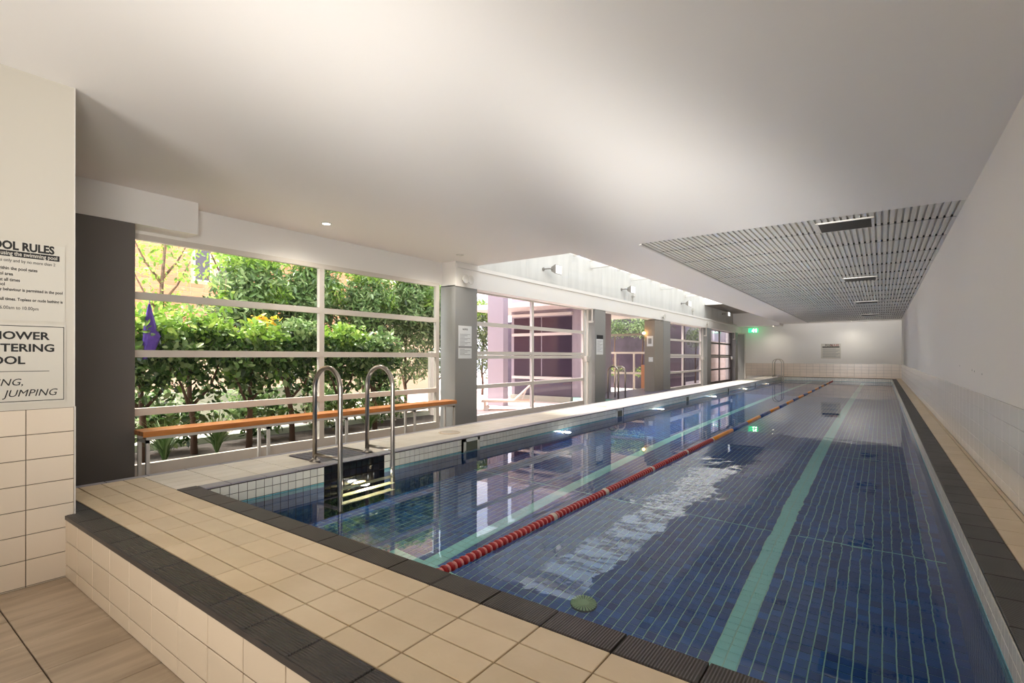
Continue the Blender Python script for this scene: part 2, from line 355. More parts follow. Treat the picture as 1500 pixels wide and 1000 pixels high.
def rng_(inp, a, b, c, d):
    r = n.new('ShaderNodeMapRange'); r.inputs[1].default_value = a; r.inputs[2].default_value = b; r.inputs[3].default_value = c; r.inputs[4].default_value = d; L.new(inp, r.inputs[0]); return r.outputs[0]
def mul(a, b):
    m = n.new('ShaderNodeMath'); m.operation = 'MULTIPLY'; L.new(a, m.inputs[0])
    if hasattr(b, 'node'): L.new(b, m.inputs[1])
    else: m.inputs[1].default_value = b
    return m.outputs[0]
lane = rng_(sp.outputs[0], -2.7, -2.3, .12, 1)      # water beyond the lane rope lies calmer
ylim = rng_(sp.outputs[1], 9, 16, 1, .35)
patch = rng_(n3.outputs['Fac'], .38, .6, .35, 1)
vd_ = n.new('ShaderNodeVectorMath'); vd_.operation = 'DISTANCE'; vd_.inputs[1].default_value = (-1.9, 6.0, WZ); L.new(mp.outputs[0], vd_.inputs[0])
stir = rng_(vd_.outputs['Value'], .8, 3.6, 1.6, .45)     # water stirred by an inlet around the middle of the near pool
amp = mul(mul(mul(lane, patch), ylim), stir)
ad = n.new('ShaderNodeMath'); ad.operation = 'ADD'; L.new(mul(n1.outputs['Fac'], 1.0), ad.inputs[0]); L.new(mul(n2.outputs['Fac'], .1), ad.inputs[1])
bp = n.new('ShaderNodeBump'); bp.inputs['Strength'].default_value = 1; bp.inputs['Distance'].default_value = .007; L.new(mul(ad.outputs[0], amp), bp.inputs['Height'])
for q in (g, gg, gf): L.new(bp.outputs[0], q.inputs['Normal'])
L.new(geo.outputs['Backfacing'], gi.inputs[0]); L.new(gi.outputs[0], gf.inputs['IOR']); L.new(gf.outputs[0], gm_.inputs[0])
L.new(g.outputs[0], gm_.inputs[1]); L.new(gg.outputs[0], gm_.inputs[2]); L.new(gm_.outputs[0], out.inputs[0])
wa = MB().add([(XL, YN, WZ), (XR, YN, WZ), (XR, YF, WZ), (XL, YF, WZ)], [(0,1,2,3)])
tag(obj('water', wa, wm), 'clear blue swimming pool water filling the lap pool', 'water', kind='stuff')

# ------------------------------------------------------------------ walls
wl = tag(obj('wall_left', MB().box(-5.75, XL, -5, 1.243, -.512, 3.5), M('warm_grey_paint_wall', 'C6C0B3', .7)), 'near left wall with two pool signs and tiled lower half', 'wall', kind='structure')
obj('tile_backing', MB().box(XL, XL+.002, -5, 1.243, -.5, .88), grout_w, wl)
field(wl, 'wall_tile', sandy, (XL+.002, 0, 0), Y_, Z_, X_, grid(-2, 1.243, PX, .9535), [-.5, -.49, -.288, -.092, .1, .294, .489, .684, .88], t=.01, gap=.005, limit=80)
tag(obj('trim_1', MB().box(XL-.012, XL+.014, 1.243, 1.253, -.03, .883).box(XL-.012, XL+.004, 1.243, 1.25, .883, 3.5), alu), 'slim metal corner trim on the near left wall end', 'corner trim', kind='structure')
wr = tag(obj('wall_right', MB().box(.955, 1.2, -5, EW+.3, -.512, 4.65), white), 'long white right wall above the pool walkway', 'wall', kind='structure')
obj('tile_backing', MB().box(.952, .957, 1.2, EW, -.012, .866), grout_l, wr)
field(wr, 'wall_tile', wtile, (.952, 0, 0), Y_, Z_, NX, grid(1.3, EW, PX, 6.42), [0, .11, .301, .492, .682, .866], t=.006, gap=.005, limit=160)
for y, z in ((10.2, 1.17), (8.9, 1.13), (8.7, 1.12), (8.1, 1.10)):
    obj('screw_hole', MB().lathe([(.012, 0), (.012, -.002)], (.955, y, z), 'X', 8), midink, wr)
tag(obj('wall_back', MB().box(-9, 1.2, -5.3, -5.0, -.52, 3.6).box(-9, -8.75, -5, 1.0, -.52, 3.6), white), 'plain wall behind the camera', 'wall', kind='structure')
wf = tag(obj('wall_far', MB().box(-9, 1.2, EW+.012, EW+.3, -.512, 4.65), white), 'white end wall beyond the far end of the pool', 'wall', kind='structure')
obj('tile_backing', MB().box(-7.7, .95, EW+.004, EW+.012, -.012, .87), grout_l, wf)
field(wf, 'wall_tile', ftile, (0, EW+.004, 0), X_, Z_, NY, grid(-7.7, .95, PX), [0, .11, .301, .492, .682, .87], t=.006, gap=.008, limit=0)
d1 = tag(obj('door_1', MB().box(-8.35, -8.28, EW-.04, EW+.01, -.5, 2.95).box(-7.75, -7.68, EW-.04, EW+.01, -.5, 2.95).box(-8.35, -7.68, EW-.04, EW+.01, 2.88, 2.95), alu), 'white framed door at the far left corner', 'door', kind='structure')
obj('door_leaf', MB().box(-8.28, -7.75, EW-.01, EW+.008, -.5, 2.88), grey_col, d1)
obj('door_handle', MB().box(-8.22, -8.19, EW-.06, EW-.01, .5, .75), black, d1)
bw = tag(obj('wall_upper', MB().box(-8.45, -8.165, 9.3, EW, 3.45, 4.65), white), 'bright white upper wall under the skylight', 'wall', kind='structure')
for a in np.arange(9.45, EW-.1, 2.4):
    obj('wall_panel', MB().box(-8.165, -8.15, a+.004, min(a+2.396, EW), 3.45, 4.62), upper_m, bw)

# ceiling
ce = MB().box(-8.9, .955, -5, 9.45, 3.5, 4.7).box(-5.35, -3.82, 9.45, EW, 3.5, 4.7).box(-3.82, .955, 9.45, EW, 3.62, 4.7).box(-8.9, -5.35, 36.6, EW, 3.35, 4.7).box(-3.82, .955, 37.55, EW, 3.5, 3.65)
tag(obj('ceiling', ce, ceil_m), 'low white plastered ceiling over the pool hall', 'ceiling', kind='structure')
tag(obj('trim_2', MB().box(-3.85, -3.8, 9.5, 37.55, 3.485, 3.52), alu), 'white edge trim along the slatted ceiling', 'trim', kind='structure')
sc_ = thing('slatted_ceiling', (-1.43, 9.5, 3.5), 'white ribbed slatted ceiling panels over the far pool', 'slatted ceiling', kind='structure')
pm = MB(); y0, ln = 9.49, 1.5
pm.box(-3.8, .945, 9.5, 9.5+ln-.05, 3.545, 3.56)
x = -3.79
while x < .92: pm.box(x, x+.056, 9.5, 9.5+ln-.035, 3.512, 3.546); x += .0885
pmesh = pm.mesh('ceiling_panel', slat_m, (-1.43, 9.5, 3.5))
first = MB().box(-3.8, .945, 9.5, 10.52, 3.545, 3.56); x = -3.79
while x < .92: first.box(x, x+.056, 9.5, 10.515, 3.512, 3.546); x += .0885
obj('ceiling_panel', first, slat_m, sc_)
y = 10.55
while y < 37:
    link('ceiling_panel', pmesh, sc_, (-1.43, y, 3.5)); obj('gap_shade_strip', MB().box(-3.8, .945, y-.035, y+.002, 3.514, 3.55), dark_gap, sc_); y += 1.5  # dark strip stands in for the shade inside each panel gap
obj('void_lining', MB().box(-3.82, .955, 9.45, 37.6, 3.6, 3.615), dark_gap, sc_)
vd = None
for i, y in enumerate((9.78, 17.0, 24.5, 32.0)):
    lab = ['nearest black ceiling vent in the slatted ceiling', 'second nearest black ceiling vent, further down the slatted ceiling', 'third black ceiling vent from the near edge of slats', 'farthest black ceiling vent close to the end wall'][i]
    if vd is None:
        vd = thing('ceiling_vent', (-.5, y, 3.49), lab, 'vent', 'air vents in the slatted ceiling')
        obj('frame', MB().box(-.9, -.1, y, y+.03, 3.492, 3.512).box(-.9, -.1, y+.69, y+.72, 3.492, 3.512).box(-.9, -.86, y, y+.72, 3.492, 3.512).box(-.14, -.1, y, y+.72, 3.492, 3.512), slat_m, vd)
        obj('backing', MB().box(-.88, -.12, y+.01, y+.71, 3.5, 3.509), dark_gap, vd)
        for k in range(16): obj('louvre', MB().box(-.86, -.14, y+.04+k*.041, y+.052+k*.041, 3.488, 3.5), dark_gap, vd)
    else: dup(vd, (-.5, y, 3.49), lab)
# skylight
sk = thing('window_1', (-6.7, 9.5, 4.6), 'roof skylight with white cross beams above the left pool edge', 'skylight', kind='structure')
for y in np.arange(10.05, 29.7, 1.14): obj('glazing_bar', MB().box(-8.2, -5.3, y-.035, y+.035, 4.6, 4.72), alu, sk)
for y in np.arange(10.05, 29, 1.14): obj('pane', MB().box(-8.2, -5.3, y+.035, y+1.105, 4.66, 4.675), glasss, sk)
obj('pane', MB().box(-8.2, -5.3, 9.4, 10.015, 4.66, 4.675), glasss, sk)
for y in (11.6, 15.82, 19.3, 22.68, 26.2): obj('cross_beam', MB().box(-8.15, -5.35, y-.05, y+.05, 4.36, 4.46), white, sk)
tag(obj('wall_skylight_end', MB().box(-8.15, -5.35, 29.7, 29.78, 4.24, 4.7), white), 'end wall of the skylight shaft', 'wall', kind='structure')
gr = thing('ceiling_grille', (-6.7, 30, 4.22), 'grey louvred grille panel in the raised ceiling beyond the skylight', 'grille', kind='structure')
for k in range(4):
    for j in range(2): obj('grille_panel', MB().box(-8.14+j*1.4, -6.76+j*1.4, 29.8+k*1.7, 31.46+k*1.7, 4.22, 4.24), warm_col, gr)
obj('grille_backing', MB().box(-8.15, -5.35, 29.78, 36.6, 4.25, 4.3), dark_gap, gr)
# facade beam, bulkhead
tag(obj('beam', MB().box(-8.75, -8.36, 1.0, 8.67, 2.98, 3.5).box(-8.4, -7.93, 8.67, EW, 2.93, 3.45).box(-8.76, -7.925, 8.655, 9.5, 3.36, 3.505).box(-8.4, -7.9, 8.67, EW, 3.36, 3.45), white), 'white beam above the glazed doors', 'beam', kind='structure')
tag(obj('bulkhead', MB().box(-8.6, -7.95, .5, 3.23, 3.045, 3.5), white), 'boxed white bulkhead over the dark grey near column', 'bulkhead', kind='structure')

# columns
def column(y0, y1, m, label, x0=-8.42, x1=-7.95, z1=2.96):
    return tag(bevel(obj('column', MB().box(x0, x1, y0, y1, -.512, z1), m, None, ((x0+x1)/2, (y0+y1)/2, -.5)), .008), label, 'column', kind='structure')
column(1.0, 2.468, dark_col, 'dark grey wide column beside the near left wall', z1=3.045)
column(8.67, 9.457, grey_col, 'grey column with two stacked notices at the end of the bench')
column(15.73, 16.55, grey_col, 'grey column between the second glazed door and open bay')
column(21.4, 22.45, warm_col, 'warm grey column right of the open bay', z1=2.9)
column(22.47, 23.4, grey_col, 'pale grey column directly behind the warm grey one')
column(29.6, 30.35, grey_col, 'slim grey column between the last two glazed doors')
column(36.4, 37.1, grey_col, 'farthest grey column next to the end wall')

# glazed doors: window_2.. ; stiles, rails, panes
def glazed(name, ya, yb, mids, label, mat, gm, split=False, near=.1):
    o = thing(name, (-8.3, ya, -.5), label, 'glazed door', kind='structure')
    xs = (-8.34, -8.26)
    for y in (ya, yb-near): obj('stile', MB().box(*xs, y, y+near, -.5, 2.98), mat, o)
    for y in mids: obj('stile', MB().box(*xs, y-.05, y+.05, -.5, 2.98), mat, o)
    zs = [(-.5, -.2), (.475, .575), (1.28, 1.38), (2.08, 2.18), (2.9, 2.98)]
    for a, b in zs:
        if split and 1.2 < a < 1.4:
            obj('rail', MB().box(-8.33, -8.25, ya, yb, a-.04, a+.045), mat, o); obj('rail', MB().box(-8.33, -8.25, ya, yb, a+.06, b+.05), mat, o)
        else: obj('rail', MB().box(-8.335, -8.255, ya+.02, yb-.02, a, b), mat, o)
    ys = [ya+near] + [q for m in mids for q in (m-.05, m+.05)] + [yb-near]
    for i in range(0, len(ys), 2):
        for j in range(4): obj('pane', MB().box(-8.305, -8.297, ys[i], ys[i+1], zs[j][1], zs[j+1][0]), gm, o)
    return o
glazed('window_2', 2.4, 8.47, [5.43], 'large glazed wall behind the timber bench looking onto the garden', alu2, glass)
glazed('window_3', 9.45, 15.55, [12.36], 'glazed door onto the courtyard with the sun lounger', alu, glassp, True)
glazed('window_4', 23.4, 29.5, [26.3], 'pale framed glazed door right of the open bay', alu, glassp, True)
glazed('window_5', 30.35, 36.4, [33.6], 'dark framed glazed door farthest from the camera', alud, glassp, True)
# vertical door tracks
for i, (y, lab) in enumerate(((15.62, 'white door track arm beside second glazed door'), (29.5, 'white door track arm beside pale framed glazed door'), (36.35, 'white door track arm beside the dark framed glazed door'))):
    o = thing('door_track', (-8.0, y, 0), lab, 'door track', 'door tracks on the columns')
    obj('guide_rail', MB().box(-8.22, -8.16, y, y+.04, -.5, 2.9), alud if i == 2 else alu, o)
    obj('arm', MB().tube([(-7.98, y-.05, 2.5), (-7.98, y-.05, 3.0), (-7.98, y-.12, 3.08)], .025, 8).box(-8.1, -7.96, y-.1, y, 2.46, 2.52), alu, o)
    obj('latch', MB().box(-8.2, -8.1, y-.22, y+.02, 1.12, 1.32), alu, o)

# ------------------------------------------------------------------ text helper
def text(parent, s, size, loc, mat, axis='X', align='RIGHT', shear=0, bold=0.0, width=None, sx=1.0):
    cu = bpy.data.curves.new('lettering', 'FONT'); cu.body = s; cu.size = size*S; cu.align_x = align; cu.shear = shear; cu.offset = bold*S; cu.extrude = .0006
    cu.materials.append(mat); cu.resolution_u = 3
    tmp = bpy.data.objects.new('tmp', cu); C.objects.link(tmp); dg = bpy.context.evaluated_depsgraph_get()
    me = bpy.data.meshes.new_from_object(tmp.evaluated_get(dg)); me.name = 'lettering'; bpy.data.objects.remove(tmp); bpy.data.curves.remove(cu)
    o = link('lettering', me, parent, loc)
    o.rotation_euler = {'X': (math.pi/2, 0, math.pi/2), '-Y': (math.pi/2, 0, 0)}[axis]
    o.scale[0] = sx
    if width:
        bpy.context.view_layer.update(); o.scale[0] = width*S/max(o.dimensions[0], 1e-4)
    return o
XS = XL + .006
s1 = thing('rules_sign', (XL, 1.185, 2.18), 'upper white pool rules sign with black strip on the near left wall', 'sign')
obj('panel', MB().box(XL, XL+.005, .15, 1.185, 1.571, 2.182), paper, s1)
XT = XL + .0056
text(s1, 'POOL RULES', .086, (XT, 1.119, 2.112), black, bold=.0034, sx=.80)
obj('black_strip', MB().box(XL+.005, XL+.0062, .2, 1.151, 2.057, 2.101), black, s1)
text(s1, 'Please read before using the swimming pool', .043, (XL+.0068, 1.138, 2.067), paper, bold=.0005, sx=.76)
for st, yy, zz, sz, bo in (('The pool is for residents only and by no more than 2', 1.126, 2.016, .034, 0), ('No glass is allowed within the pool gates', 1.019, 1.955, .034, .0006), ('or the pool area', .88, 1.912, .034, .0006),
                       ('Children must be watched at all times', .919, 1.868, .034, .0006), ('No running in the pool', .836, 1.832, .034, .0006), ('No unruly behaviour is permitted in the pool', 1.171, 1.795, .032, .0006),
                       ('Swimwear must be worn at all times. Topless or nude bathing is', 1.171, 1.722, .032, .0006), ('Pool hours are 6.00am to 10.00pm', 1.027, 1.655, .036, 0)):
    text(s1, st, sz, (XT, yy, zz), black, bold=bo, sx=.78)
s2 = thing('shower_sign', (XL, 1.19, 1.53), 'lower white sign with black border asking to shower, near left wall', 'sign')
obj('panel', MB().box(XL, XL+.005, .15, 1.19, .93, 1.55), paper, s2)
for b in ((.17, 1.18, 1.527, 1.532), (.17, 1.18, .945, .95), (1.176, 1.18, .945, 1.532)): obj('border', MB().box(XL+.005, XL+.006, *b), black, s2)
obj('divider_line', MB().box(XL+.005, XL+.006, .25, 1.09, 1.177, 1.181), black, s2)
for st, yy, zz, sh in (('PLEASE SHOWER', 1.088, 1.427, 0), ('BEFORE ENTERING', 1.123, 1.333, 0), ('THE POOL', .948, 1.237, 0), ('NO RUNNING,', .939, 1.071, .25), ('DIVING OR JUMPING', 1.135, .985, .25)):
    text(s2, st, .083 if not sh else .076, (XT, yy, zz), black, shear=sh, bold=0 if sh else .0022, sx=1.0 if sh else 1.08)
# notices on the columns
def notice(name, y0, y1, z0, z1, x, label, grp, head=None, rows=9, div=None, dark=False):
    o = thing(name, (x, (y0+y1)/2, z0), label, 'notice', grp)
    obj('panel', MB().box(x, x+.008, y0, y1, z0, z1), paper2, o)
    if dark: obj('header_band', MB().box(x+.008, x+.010, y0, y1, z1-.14, z1), black, o)
    if div: obj('divider', MB().box(x+.008, x+.012, y0, y1, div-.02, div+.02), midink, o)
    top = z1 - (.2 if head or dark else .08)
    if head: text(o, head, .05, (x+.009, (y0+y1)/2, z1-.1), black, align='CENTER', bold=.001)
    L_ = MB()
    for k in range(rows):
        z = top - k*(top - z0 - .06)/rows
        if div and abs(z-div) < .04: continue
        L_.box(x+.008, x+.0092, y0+.05, y1-.05-.1*((k*37) % 3), z-.006, z+.004)
    q = obj('printed_lines', L_, midink, o); q['kind'] = 'stuff'; return o
notice('notice', 8.775, 9.24, 1.25, 2.02, -7.95, 'long white notice with grey divider on column by bench', 'notices on the columns', 'NOTICE', 16, 1.52)
notice('notice', 15.82, 16.33, 1.37, 2.05, -7.95, 'white notice with black heading on second grey column', 'notices on the columns', None, 10, None, True)
o = thing('square_notice', (-8.12, 21.39, 1.8), 'square white notice above the switch plate, open bay column', 'notice')
obj('panel', MB().box(-8.3, -8.03, 21.38, 21.4, 1.75, 2.2), paper2, o); obj('drawing', MB().box(-8.24, -8.09, 21.376, 21.38, 1.86, 2.1), midink, o)
o = thing('switch_plate', (-8.1, 21.39, 1.2), 'small white switch plate under the square notice', 'switch')
obj('plate', MB().box(-8.22, -8.03, 21.38, 21.4, 1.08, 1.28), paper2, o); obj('rocker', MB().box(-8.15, -8.1, 21.372, 21.38, 1.15, 1.22), white, o)
o = thing('rules_sign', (-2.6, EW, 1.3), 'small pool rules sign on the far end wall', 'sign')
obj('panel', MB().box(-3.17, -2.1, EW, EW+.01, 1.2, 2.15), paper, o); redink = M('red_ink', '9A4A4A', .6)
obj('black_strip', MB().box(-3.1, -2.17, EW-.003, EW, 1.9, 1.97), black, o)
text(o, 'POOL', .17, (-2.95, EW-.001, 1.99), black, '-Y', 'LEFT', bold=.004); text(o, 'RULES', .17, (-2.2, EW-.001, 1.99), redink, '-Y', 'RIGHT', bold=.004)
L_ = MB()
for k in range(8): L_.box(-3.08, -2.3+.1*((k*5) % 3)-.05, EW-.002, EW, 1.80-k*.075, 1.825-k*.075)
obj('printed_lines', L_, midink, o)['kind'] = 'stuff'
# exit sign
o = thing('exit_sign', (-7.1, 37.7, 3.0), 'green illuminated running man exit sign near the far corner', 'sign')
green = M('exit_green', '1FA35B', .4, emit=1.6); exw = M('exit_white', 'FFFFFF', .4, emit=2.5)
obj('box', MB().box(-7.4, -6.8, 37.66, 37.72, 2.96, 3.24), green, o)
rm = MB().lathe([(.03, 0), (.03, -.006)], (-7.07, 37.66, 3.19), 'Y', 10)
for a, b, c_, d_ in ((-7.07, 3.16, -7.11, 3.08), (-7.11, 3.08, -7.05, 3.04), (-7.05, 3.04, -7.07, 2.98), (-7.11, 3.08, -7.18, 3.02), (-7.08, 3.14, -7.01, 3.11), (-7.08, 3.15, -7.15, 3.12)):
    rm.tube([(a, 37.655, b), (c_, 37.655, d_)], .014, 6)
rm.box(-6.97, -6.87, 37.652, 37.66, 3.0, 3.2)
obj('running_figure', rm, exw, o); obj('hanger', MB().box(-7.12, -7.08, 37.68, 37.7, 3.24, 3.35), alu, o)
# ------------------------------------------------------------------ downlights
dm = M('lamp_glow', 'FFF3DD', .4, emit=14)
labs = ['round recessed downlight in the ceiling above the bench', 'faint recessed downlight near the grey column by the bench', 'round recessed downlight close to the far end wall', 'small recessed downlight above the exit sign',
        'added fill downlight, unseen behind the camera, left', 'added fill downlight, unseen behind the camera, right', 'rearmost added fill downlight, unseen, on the left', 'rearmost added fill downlight, unseen, on the right']
for i, (x, y, z, e, c) in enumerate(LAMPS):
    o = thing('downlight', (x, y, z), labs[i], 'downlight', 'recessed ceiling downlights')
    obj('trim_ring', MB().lathe([(.085, 0), (.085, -.012), (.06, -.012), (.06, 0)], (x, y, z), 'Z', 20), slat_m, o)
    obj('lens', MB().lathe([(.058, -.002), (.058, -.006)], (x, y, z), 'Z', 20), dm if i != 1 else white, o)
    ld = bpy.data.lights.new('downlight_lamp', 'SPOT'); ld.energy = e; ld.color = c; ld.shadow_soft_size = .06; ld.spot_size = 2.7; ld.spot_blend = 1
    lo = bpy.data.objects.new('downlight_lamp', ld); C.objects.link(lo); lo.location = (x*S, y*S, (z-.03)*S)
# floodlights on the upper wall
lens = M('frosted_lens', 'FFFFFF', .3, emit=.35); metalg = M('grey_metal', '8E8A84', .4, metal=.6)
fl0 = None
FLs = [(13.05, 3.9, 'nearest square floodlight on the white upper wall'), (18.65, 3.9, 'second floodlight along the white upper wall'), (25.9, 3.97, 'third floodlight along the upper wall'), (34.0, 4.0, 'farthest floodlight below the ceiling grille')]
for y, z, lab in FLs:
    if fl0 is None:
        fl0 = thing('floodlight', (-8.15, y, z), lab, 'floodlight', 'floodlights on the upper wall')
        obj('wall_mount', MB().lathe([(.05, 0), (.05, .03)], (-8.15, y-.32, z+.0), 'X', 12).tube([(-8.13, y-.32, z), (-8.0, y-.2, z+.02), (-7.92, y-.08, z)], .02, 8), metalg, fl0)
        obj('housing', MB().add([(-7.98, y-.14, z-.05), (-7.98, y-.02, z-.05), (-7.98, y-.02, z+.07), (-7.98, y-.14, z+.07), (-7.86, y-.1, z-.13), (-7.8, y+.16, z-.15), (-7.8, y+.16, z+.13), (-7.86, y-.1, z+.15)],
            [(3,2,1,0), (4,5,6,7), (0,1,5,4), (1,2,6,5), (2,3,7,6), (3,0,4,7)]), metalg, fl0)
        obj('lens', MB().add([(-7.85, y-.08, z-.11), (-7.79, y+.14, z-.13), (-7.79, y+.14, z+.11), (-7.85, y-.08, z+.13), (-7.84, y-.08, z-.11), (-7.78, y+.14, z-.13), (-7.78, y+.14, z+.11), (-7.84, y-.08, z+.13)],
            [(3,2,1,0), (4,5,6,7), (0,1,5,4), (1,2,6,5), (2,3,7,6), (3,0,4,7)]), lens, fl0)
    else: dup(fl0, (-8.15, y, z), lab)
for y, z, lab in FLs:
    ld = bpy.data.lights.new('flood_lamp', 'SPOT'); ld.energy = 90; ld.color = (1, .97, .93); ld.shadow_soft_size = .08; ld.spot_size = 1.25; ld.spot_blend = .8
    lo = bpy.data.objects.new('flood_lamp', ld); C.objects.link(lo); lo.location = (-7.68*S, (y+.05)*S, z*S)
    lo.rotation_euler = (Vector((-7.68, y, z)) - Vector((-4.6, y+.6, 0))).to_track_quat('Z', 'Y').to_euler()
for y, lab in ((19.3, 'small white junction box below second floodlight'), (27.3, 'small white junction box below third floodlight')):
    o = thing('junction_box', (-8.15, y, 3.72), lab, 'junction box', 'junction boxes on the upper wall')
    obj('cover', MB().box(-8.15, -8.05, y, y+.22, 3.72, 3.86), slat_m, o); obj('conduit', MB().tube([(-8.12, y+.1, 3.45), (-8.12, y+.1, 3.72)], .02, 6), slat_m, o)
# round dish fittings on top of columns
for y, z, r, lab in ((8.9, 3.1, .11, 'left of two white oval dish fittings on bench end column'), (9.08, 3.1, .11, 'right of two white oval dish fittings on bench end column'), (22.3, 3.08, .13, 'white dish fitting on top of the open bay column'), (29.4, 3.12, .17, 'round white dish fitting on the slim column')):
    o = thing('dish_fitting', (-7.9, y, z), lab, 'light fitting', 'dish fittings on the column tops')
    obj('dish', MB().lathe([(.02, -.07), (r*.7, -.05), (r, 0), (r*.92, .004), (r*.5, -.02)], (-7.82, y, z), 'X', 18), slat_m, o, smooth=True)
    obj('bracket', MB().tube([(-7.93, y, z-.02), (-7.86, y, z)], .02, 6), metalg, o)
# wall lamp in the open bay
o = thing('wall_lamp', (-8.4, 21.35, 2.3), 'small glowing orange lamp at the top of open bay', 'lamp')
obj('bulb', MB().lathe([(.02, -.06), (.06, -.03), (.07, 0), (.06, .03), (.02, .06)], (-8.4, 21.28, 2.33), 'Z', 14), M('amber_glow', 'FFC070', .4, emit=9), o, smooth=True)
obj('bracket', MB().tube([(-8.4, 21.4, 2.33), (-8.4, 21.34, 2.33)], .02, 8), metalg, o)

# ------------------------------------------------------------------ bench
bn = thing('bench', (-7.82, 2.48, -.5), 'long timber topped bench on pale metal legs before garden glazing', 'bench')
for k in range(3): bevel(obj('seat_plank', MB().box(-7.65-.117*(k+1)+.004, -7.65-.117*k, 2.46, 8.40, .262, .325), wood, bn), .006)
bevel(obj('seat_edge', MB().box(-7.65, -7.645, 2.46, 8.40, .25, .323), wood, bn), .002)
obj('frame_rail', MB().box(-7.7, -7.66, 2.5, 8.36, .21, .262), alu, bn); obj('frame_rail', MB().box(-7.98, -7.94, 2.5, 8.36, .21, .262), alu, bn)
for y in (2.5, 4.1, 5.52, 7.15, 8.32):
    for x in (-7.7, -7.98): obj('leg', MB().box(x, x+.04, y, y+.04, -.5, .21), alu, bn)
    obj('cross_rail', MB().box(-7.98, -7.66, y, y+.04, .17, .21), alu, bn)
# ------------------------------------------------------------------ pool ladders
def ladder(y0, y1, label, grp, xb=-5.67, xf=-5.15):
    o = thing('pool_ladder', (xb, (y0+y1)/2, 0), label, 'ladder', grp)
    xm = (xb+xf)/2; r = (xf-xb)/2
    for y in (y0, y1):
        arc = [(xm - r*math.cos(a), y, .90 + r*math.sin(a)) for a in np.linspace(0, math.pi, 15)]
        h = obj('handrail', MB().tube([(xb, y, 0)] + arc + [(xf, y, -.1), (xf, y, -1.25)], .028, 14), steel, o, smooth=True)
        obj('base_flange', MB().lathe([(.065, .0), (.065, .012), (.035, .03), (.03, .045)], (xb, y, 0), 'Z', 18), steel, o, smooth=True)
        obj('side_bar', MB().tube([(xb, y, .085), (xf, y, .085)], .02, 10), steel, o, smooth=True)
    for z in (-.42, -.72, -1.02): bevel(obj('tread', MB().box(xf-.05, xf+.05, y0, y1, z-.02, z+.012), treadm, o), .005)
    return o
treadm = M('pale_tread', 'CFCFA8', .35)
ladder(3.63, 4.42, 'near stainless steel pool ladder at the black tiled panel', 'stainless pool ladders')
ladder(36.15, 36.95, 'far stainless steel pool ladder at the end corner', 'stainless pool ladders')
# skimmers
for i, (a, b) in enumerate(SK):
    o = thing('skimmer', (XL, (a+b)/2, -.16), ['nearest white framed skimmer opening in left pool wall', 'second skimmer opening along the left pool wall', 'third skimmer opening along the left pool wall', 'fourth skimmer opening along the left pool wall', 'farthest skimmer opening in the left pool wall'][i], 'skimmer', 'skimmers in the left pool wall')
    z0, z1 = -.31, -.018
    obj('frame', MB().box(XL, XL+.014, a, b, z1-.05, z1).box(XL, XL+.014, a, b, z0, z0+.04).box(XL, XL+.014, a, a+.05, z0, z1).box(XL, XL+.014, b-.05, b, z0, z1), mosaicw, o)
    obj('throat', MB().box(XL+.001, XL+.004, a+.04, b-.04, z0+.03, z1-.04), M('skimmer_throat', '5C6150', .6) if i == 0 else bpy.data.materials['skimmer_throat'], o)
    obj('flap', MB().box(XL+.004, XL+.01, a+.055, b-.055, z0+.045, z0+.1), mosaicw, o)
for x, y, lab in ((-5.96, 6.36, 'round beige skimmer lid on the pale ledge by the bench end'), (-5.96, 12.1, 'second round skimmer lid further along pale ledge')):
    o = thing('access_cover', (x, y, 0), lab, 'lid', 'skimmer lids on the ledge')
    obj('rim', MB().lathe([(.185, 0), (.185, .008), (.17, .012), (.165, .008)], (x, y, 0), 'Z', 36), beige, o)
    obj('cover', MB().lathe([(.16, 0), (.16, .011), (.15, .014)], (x, y, 0), 'Z', 36), sandy, o)
# underwater lights
glow = M('underwater_glow', 'FFCF78', .4, emit=14)
for i, y in enumerate((4.05, 9.17, 14.72, 20.55, 26.2, 31.9)):
    o = thing('pool_light', (XL, y, -.5), ['glowing underwater light behind the near ladder', 'second underwater light along the left pool wall', 'third underwater light along the left pool wall', 'fourth underwater light along the left pool wall', 'fifth underwater light along left pool wall', 'farthest underwater light in the left pool wall'][i], 'pool light', 'underwater lights in the left wall')
    z = -.58
    obj('bezel', MB().lathe([(.12, .006), (.12, .02), (.09, .03), (.085, .01)], (XL, y, z), 'X', 24), steel, o)
    obj('lens', MB().lathe([(.084, .008), (.07, .025)], (XL, y, z), 'X', 24), glow, o)
    ld = bpy.data.lights.new('pool_lamp', 'POINT'); ld.energy = 3.5; ld.color = (1, .96, .88); ld.shadow_soft_size = .05
    lo = bpy.data.objects.new('pool_lamp', ld); C.objects.link(lo); lo.location = ((XL+.12)*S, y*S, z*S)
# floor drain
o = thing('pool_drain', (-2.07, 3.89, FZ), 'round slotted green drain cover on the pool floor', 'drain')
gd = M('green_plastic', 'A8CC98', .4); gdd = M('dark_green_slot', '2E5148', .5)
obj('rim', MB().lathe([(.115, 0), (.115, .01), (.1, .02)], (-2.07, 3.89, FZ), 'Z', 32), gdd, o)
for k in range(24):
    a = 2*math.pi*k/24; ca, sa = math.cos(a), math.sin(a); q = MB()
    pts = [(-2.07+ca*r_-sa*w_, 3.89+sa*r_+ca*w_) for r_, w_ in ((.04, -.004), (.11, -.009), (.11, .009), (.04, .004))]
    q.add([(x, y, FZ+.018) for x, y in pts] + [(x, y, FZ+.028) for x, y in pts], [(3,2,1,0), (4,5,6,7), (0,1,5,4), (1,2,6,5), (2,3,7,6), (3,0,4,7)])
    obj('rib', q, gd, o)
obj('hub', MB().lathe([(.045, .018), (.045, .03), (.03, .034)], (-2.07, 3.89, FZ), 'Z', 24), gd, o)

